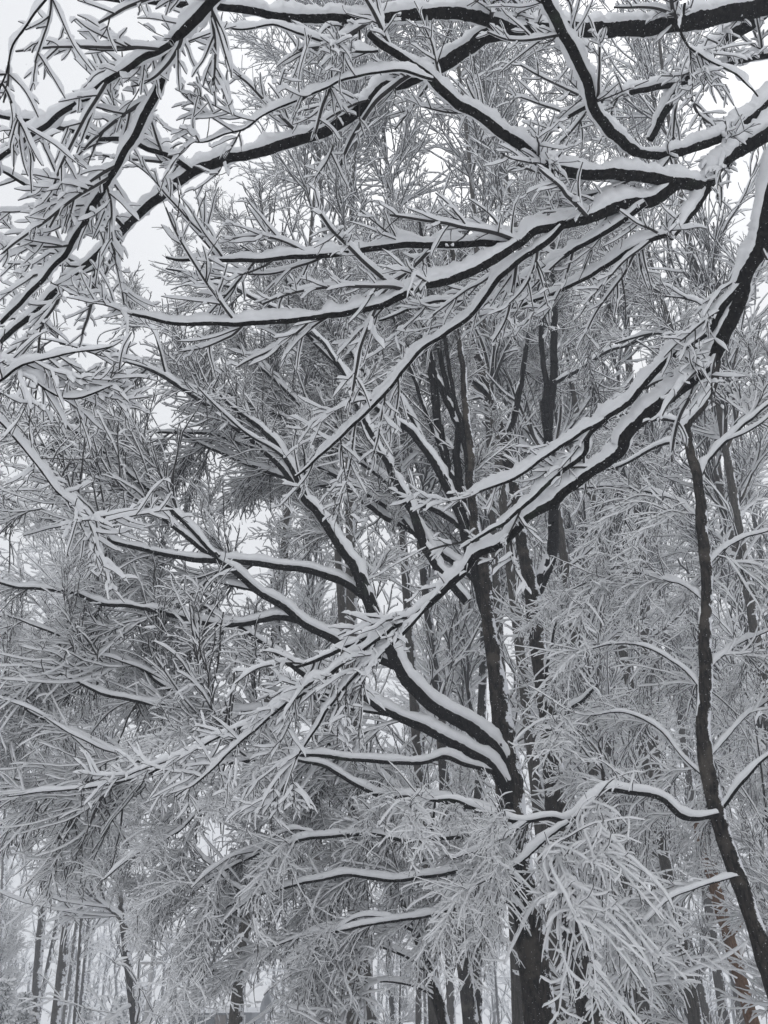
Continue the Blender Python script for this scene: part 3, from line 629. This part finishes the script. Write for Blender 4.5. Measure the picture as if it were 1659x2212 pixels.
# the stripped orange-brown snag among the grey trunks
def snag():
    P, R = traced('1626,2212 1596,2105 1556,1960 1516,1808 1506,1765', 30, 21, 17, 17, 0.06, 0.01, True); P, R = to_ground(P, R)
    t = thing('dead_trunk', (P[0][0], P[0][1], 0), 'orange-brown dead trunk with stripped bark beside the crooked black tree', 'dead tree')
    Pe = np.vstack([P, P[-1:]+(P[-1:]-P[-2:-1])*0.8]); Re = np.concatenate([R, [R[-1]*0.25]])
    a = Acc(); a.add(*tube(Pe[None], Re[None], 16, 0.05, (1, 0, 0)), 0); a.obj('trunk', [M['dead']], t)
    c, r = grow(P[None, 30:], R[None, 30:], 7, (.15, .6), 6, (55, 85), 0.1, wob=0.1, rk=0.22, rl=0.03, rmin=0.012, tip=0.6)
    for i in range(len(c)):
        b = Acc(); b.add(*tube(c[i:i+1], r[i:i+1], 6), 0); b.add(*snow_cap(c[i:i+1], r[i:i+1], 7, 0.8, 0.08, 3), 1); b.obj('stub', [M['dead'], M['snow']], t)
    b = Acc(); top = P[-1]; q = np.array([top+[0.05*k-0.15, 0.02, 0.02] for k in range(7)]); b.add(*snow_cap(q[None], np.full((1, 7), 0.05), 8, 1.0, 0.15, 3), 0); b.obj('snow_cap', [M['snow']], t)
snag()

# ------------------------------------------------------------------ the house, the pole and the evergreens far off at lower left
def boxm(x0, x1, y0, y1, z0, z1):
    v = np.array([[x, y, z] for z in (z0, z1) for x, y in ((x0, y0), (x1, y0), (x1, y1), (x0, y1))], float)
    return v, np.array([[3, 2, 1, 0], [4, 5, 6, 7], [0, 1, 5, 4], [1, 2, 6, 5], [2, 3, 7, 6], [3, 0, 4, 7]])
def part(name, parent, mat, *boxes, label=None):
    a = Acc()
    for b in boxes: a.add(*boxm(*b), 0)
    return a.obj(name, [mat], parent, label=label, smooth=False)
def house():
    Y = 66.0; L_ = at_Y(375, 2181, Y); Rr = at_Y(545, 2181, Y); e = L_[2]; rz = at_Y(432, 2138, Y)[2]
    x0, x1 = L_[0], Rr[0]; y0, y1 = Y, Y+7.5; ym = (y0+y1)/2
    siding = plain('grey_siding', (0.16, 0.165, 0.18)); trim = plain('white_trim', (0.6, 0.6, 0.6)); glass = plain('dark_window_glass', (0.03, 0.035, 0.04), 0.15); door = plain('brown_door', (0.10, 0.07, 0.05)); brick = plain('chimney_brick', (0.20, 0.12, 0.10))
    h = thing('house', ((x0+x1)/2, ym, 0), 'low grey house with a snow-covered roof, far off at bottom left', 'house')
    n = 9
    for k in range(n):                                   # courses of siding on the front
        part('siding_board', h, siding, (x0, x1, y0-0.02-0.012*(k % 2), y0+0.1, k*e/n, (k+1)*e/n-0.015))
    part('wall', h, siding, (x0+.02, x1-.02, y0+0.1, y1, 0, e))
    a = Acc(); ov = 0.5
    for sgn, ya in ((-1, y0-ov), (1, y1+ov)):
        v = np.array([[x0-ov, ya, e-0.12], [x1+ov, ya, e-0.12], [x1+ov, ym, rz], [x0-ov, ym, rz]], float)
        w = np.vstack([v, v+[0, 0, 0.15]]); a.add(w, np.array([[3, 2, 1, 0], [4, 5, 6, 7], [0, 1, 5, 4], [1, 2, 6, 5], [2, 3, 7, 6], [3, 0, 4, 7]]), 0)
    rf = a.obj('roof', [siding], h, smooth=False)
    a = Acc(); nx = 30
    for sgn, ya in ((-1, y0-ov-0.06), (1, y1+ov+0.06)):
        u = np.linspace(x0-ov-.05, x1+ov+.05, nx); w = np.linspace(0, 1, 8)
        X, W_ = np.meshgrid(u, w); top = e-0.12+(rz-e+0.12)*W_+0.17+0.22*np.minimum(1, 6*np.minimum(W_+0.06, 1))*(1+0.15*np.sin(X*1.3+W_*4))
        v = np.stack([X, ya+(ym-ya)*W_, top], -1).reshape(-1, 3); i = np.arange(7)[:, None]*nx+np.arange(nx-1)[None]
        f = np.stack([i, i+1, i+nx+1, i+nx], -1).reshape(-1, 4); a.add(v, f if sgn < 0 else f[:, ::-1], 0)
        lo = v.copy(); lo[:, 2] -= 0.30; j = np.arange(nx-1); a.add(np.vstack([lo[:nx], v[:nx]]), np.stack([j, j+1, j+nx+1, j+nx], -1), 0)
    a.obj('roof_snow', [M['snow']], rf)
    for s_, xx in ((-1, x0), (1, x1)):                   # gable ends
        v = np.array([[xx, y0, e], [xx, y1, e], [xx, ym, rz-.02], [xx, ym-.01, rz-.02], [xx+.1*s_, y0, e], [xx+.1*s_, y1, e], [xx+.1*s_, ym, rz-.02], [xx+.1*s_, ym-.01, rz-.02]])
        a = Acc(); a.add(v, np.array([[0, 1, 2, 3], [7, 6, 5, 4], [0, 3, 7, 4], [1, 5, 6, 2], [0, 4, 5, 1]]), 0); a.obj('gable', [siding], h, smooth=False)
    for f_ in (0.18, 0.42, 0.80):
        xc = x0+(x1-x0)*f_; fr = part('window', h, trim, (xc-.6, xc+.6, y0-.09, y0-.04, 1.0, 2.1)); part('pane', fr, glass, (xc-.5, xc-.03, y0-.11, y0-.095, 1.1, 2.0)); part('pane', fr, glass, (xc+.03, xc+.5, y0-.11, y0-.095, 1.1, 2.0))
    xc = x0+(x1-x0)*0.61; d = part('door', h, door, (xc-.45, xc+.45, y0-.09, y0-.04, 0.1, 2.1)); part('handle', d, trim, (xc+.3, xc+.36, y0-.14, y0-.092, 1.0, 1.12))
    part('chimney', rf, brick, (x0+3.1, x0+3.6, ym-.2, ym+.3, rz-0.6, rz+0.9))
house()
def pole():
    top = at_Y(329, 2080, 70); wood = plain('weathered_pole', (0.30, 0.29, 0.28)); wire = plain('snowy_wire', (0.6, 0.61, 0.63))
    t = thing('utility_pole', (top[0], 70, 0), 'pale utility pole standing left of the far house', 'pole')
    P = np.array([[top[0], 70, z] for z in np.linspace(-0.1, top[2]+0.6, 12)]); a = Acc(); a.add(*tube(P[None], np.linspace(.17, .12, 12)[None], 12, 0, (1, 0, 0)), 0); a.obj('post', [wood], t)
    part('crossarm', t, wood, (top[0]-.9, top[0]+.9, 69.84, 69.95, top[2]-.1, top[2]+.05)); part('crossarm_snow', t, M['snow'], (top[0]-.9, top[0]+.9, 69.82, 69.96, top[2]+.052, top[2]+.13))
    for k, dx in enumerate((-.8, .8)):
        s_ = np.linspace(0, 1, 30); q = np.array([top[0]+dx, 69.9, top[2]+.12]); far = np.array([34.0, 78+2*k, top[2]+.4])
        W = q+(far-q)*s_[:, None]; W[:, 2] -= 1.0*4*s_*(1-s_); a = Acc(); a.add(*tube(W[None], np.full((1, 30), 0.022), 5), 0)
        o = a.obj('overhead_wire', [wire]); o['label'] = ['lower', 'upper'][k]+' thin snowy wire running right from the pale pole'; o['category'] = 'wire'; o['group'] = 'overhead wires'
pole()
def evergreen_kind():
    needle = plain('dark_needles', (0.030, 0.045, 0.034)); H_ = 3.2; K = 24
    P = np.stack([np.zeros(K), np.zeros(K), np.linspace(-0.05, H_, K)], 1); R = np.linspace(.07, .012, K)
    a = Acc(); a.add(*tube(P[None], R[None], 8, 0.02, (1, 0, 0)), 0); k = {'trunk': a.mesh('trunk', [M['trunk']]), 'limbs': []}
    l, r = grow(P[None], R[None], 90, (1.0, 1.35), 7, (62, 85), 0.03, droop=0.09, flat=0.3, wob=0.06, rk=0.4, rl=0.009, rmin=0.012, tip=0.5, lt=0.82)
    a2, r2 = grow(l, r, 9, (.15, .4), 4, (35, 60), 0.1, droop=0.08, flat=0.6, wob=0.1, rk=0.9, rl=0.03, rmin=0.016, tip=0.7, lt=0.5)
    b = Acc(); b.add(*penta(l, r*1.3, 1.1)); b.add(*penta(a2, r2, 1.3)); k['crown'] = b.mesh('crown', [needle, M['snow']]); k['r0'] = .07; k['h'] = H_
    return k
KINDS.append(evergreen_kind())
for px, py, Y, lb in [(263, 2155, 46, 'rounded snow-covered evergreen left of the short dark trunk at bottom left'), (188, 2180, 40, 'low snowy evergreen at the foot of the hazy trunks, bottom left'),
                      (15, 2120, 30, 'dark snow-dusted evergreen in the bottom left corner'), (55, 2150, 33, 'second dark evergreen beside the one in the bottom left corner'), (505, 2190, 56, 'small snow-capped shrub in front of the far house')]:
    q = at_Y(px, py, Y); put_tree(5, (q[0], Y, 0), (0, 0, 1), rng.random()*6, q[2]/3.2, lb, 'evergreens at lower left', 'evergreen_shrub')

# the wood that closes the view: one mass, nobody could count it
def distant_wood():
    n = 56; X = np.linspace(-75, 85, n)+rng.normal(size=n); Yv = 82+40*rng.random(n); K = 8
    P = np.zeros((n, K, 3)); h = np.where(np.arange(n) % 3 == 0, 4+3*rng.random(n), 13+7*rng.random(n))
    for j in range(K): P[:, j] = np.stack([X+0.15*rng.normal(size=n), Yv, h*j/(K-1)-0.05], 1)
    R = np.linspace(.2, .05, K)[None]*np.ones((n, 1)); a = Acc(); v, f = tube(P, R, 6, 0, (1, 0, 0)); a.add(v, f, 0)
    l, r = grow(P, R, 16, (2.5, 5.5), 6, (35, 70), 0.08, up=0.06, flat=0.6, wob=0.12, rk=0.5, rl=0.01, rmin=0.035, tip=0.5)
    l2, r2 = grow(l, r, 4, (.8, 2.4), 4, (30, 60), 0.15, up=0.02, flat=0.8, wob=0.15, rk=0.7, rmin=0.03, tip=0.6)
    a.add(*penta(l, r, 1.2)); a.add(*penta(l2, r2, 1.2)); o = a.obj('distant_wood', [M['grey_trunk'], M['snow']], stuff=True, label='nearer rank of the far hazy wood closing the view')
    for k, (dx, dy, lb) in enumerate([(6.3, 9, 'middle rank'), (-9.1, 15, 'farthest rank')]):
        c = o.copy(); COL.objects.link(c); c.location = (dx, dy, 0); c.scale = (-1, 1, 1) if k == 0 else (1, 1, 1); c['label'] = lb+' of the far hazy wood closing the view'
distant_wood()

def flakes():
    n = 3600; d = 1.3+11*rng.random(n)**0.6; x = (rng.random(n)-.5)*1.25*d; y = (rng.random(n)-.5)*1.4*d
    C_ = EYE+np.array([1., 0, 0])*x[:, None]+UP*y[:, None]+FW*d[:, None]; C_ = C_[C_[:, 2] > 0.05]; n = len(C_)
    r = (0.0011+0.0017*rng.random(n)**2)[:, None, None]
    o = np.array([[1, 0, 0], [0, 1, 0], [-1, 0, 0], [0, -1, 0], [0, 0, 1], [0, 0, -1]], float)
    v = C_[:, None]+o[None]*r*(0.7+0.6*rng.random((n, 6, 1)))
    f = np.array([[0, 1, 4, 4], [1, 2, 4, 4], [2, 3, 4, 4], [3, 0, 4, 4], [1, 0, 5, 5], [2, 1, 5, 5], [3, 2, 5, 5], [0, 3, 5, 5]])[:, :3]
    a = Acc(); a.add(v.reshape(-1, 3), (f[None]+(np.arange(n)*6)[:, None, None]).reshape(-1, 3), 0)
    a.obj('falling_snowflakes', [M['snow']], stuff=True, label='small white snowflakes drifting through the air')
flakes()

# ------------------------------------------------------------------ falling air: haze
hz = Acc(); x0, x1, y0_, y1_, z0_, z1_ = -160, 160, -25, 140, -1.5, 34
v = np.array([[x, y, z] for z in (z0_, z1_) for x, y in ((x0, y0_), (x1, y0_), (x1, y1_), (x0, y1_))], float)
hz.add(v, np.array([[3, 2, 1, 0], [4, 5, 6, 7], [0, 1, 5, 4], [1, 2, 6, 5], [2, 3, 7, 6], [3, 0, 4, 7]]), 0)
hm = bpy.data.materials.new('snowfall_haze'); hm.use_nodes = True; t_ = hm.node_tree; t_.nodes.remove(t_.nodes['Principled BSDF'])
pv = t_.nodes.new('ShaderNodeVolumePrincipled'); pv.inputs['Color'].default_value = (0.86, 0.90, 0.97, 1); pv.inputs['Density'].default_value = 0.0046
t_.links.new(pv.outputs[0], t_.nodes['Material Output'].inputs['Volume'])
ho = hz.obj('haze', [hm], smooth=False); ho['kind'] = 'stuff'; ho['label'] = 'pale haze of falling snow between the trees'
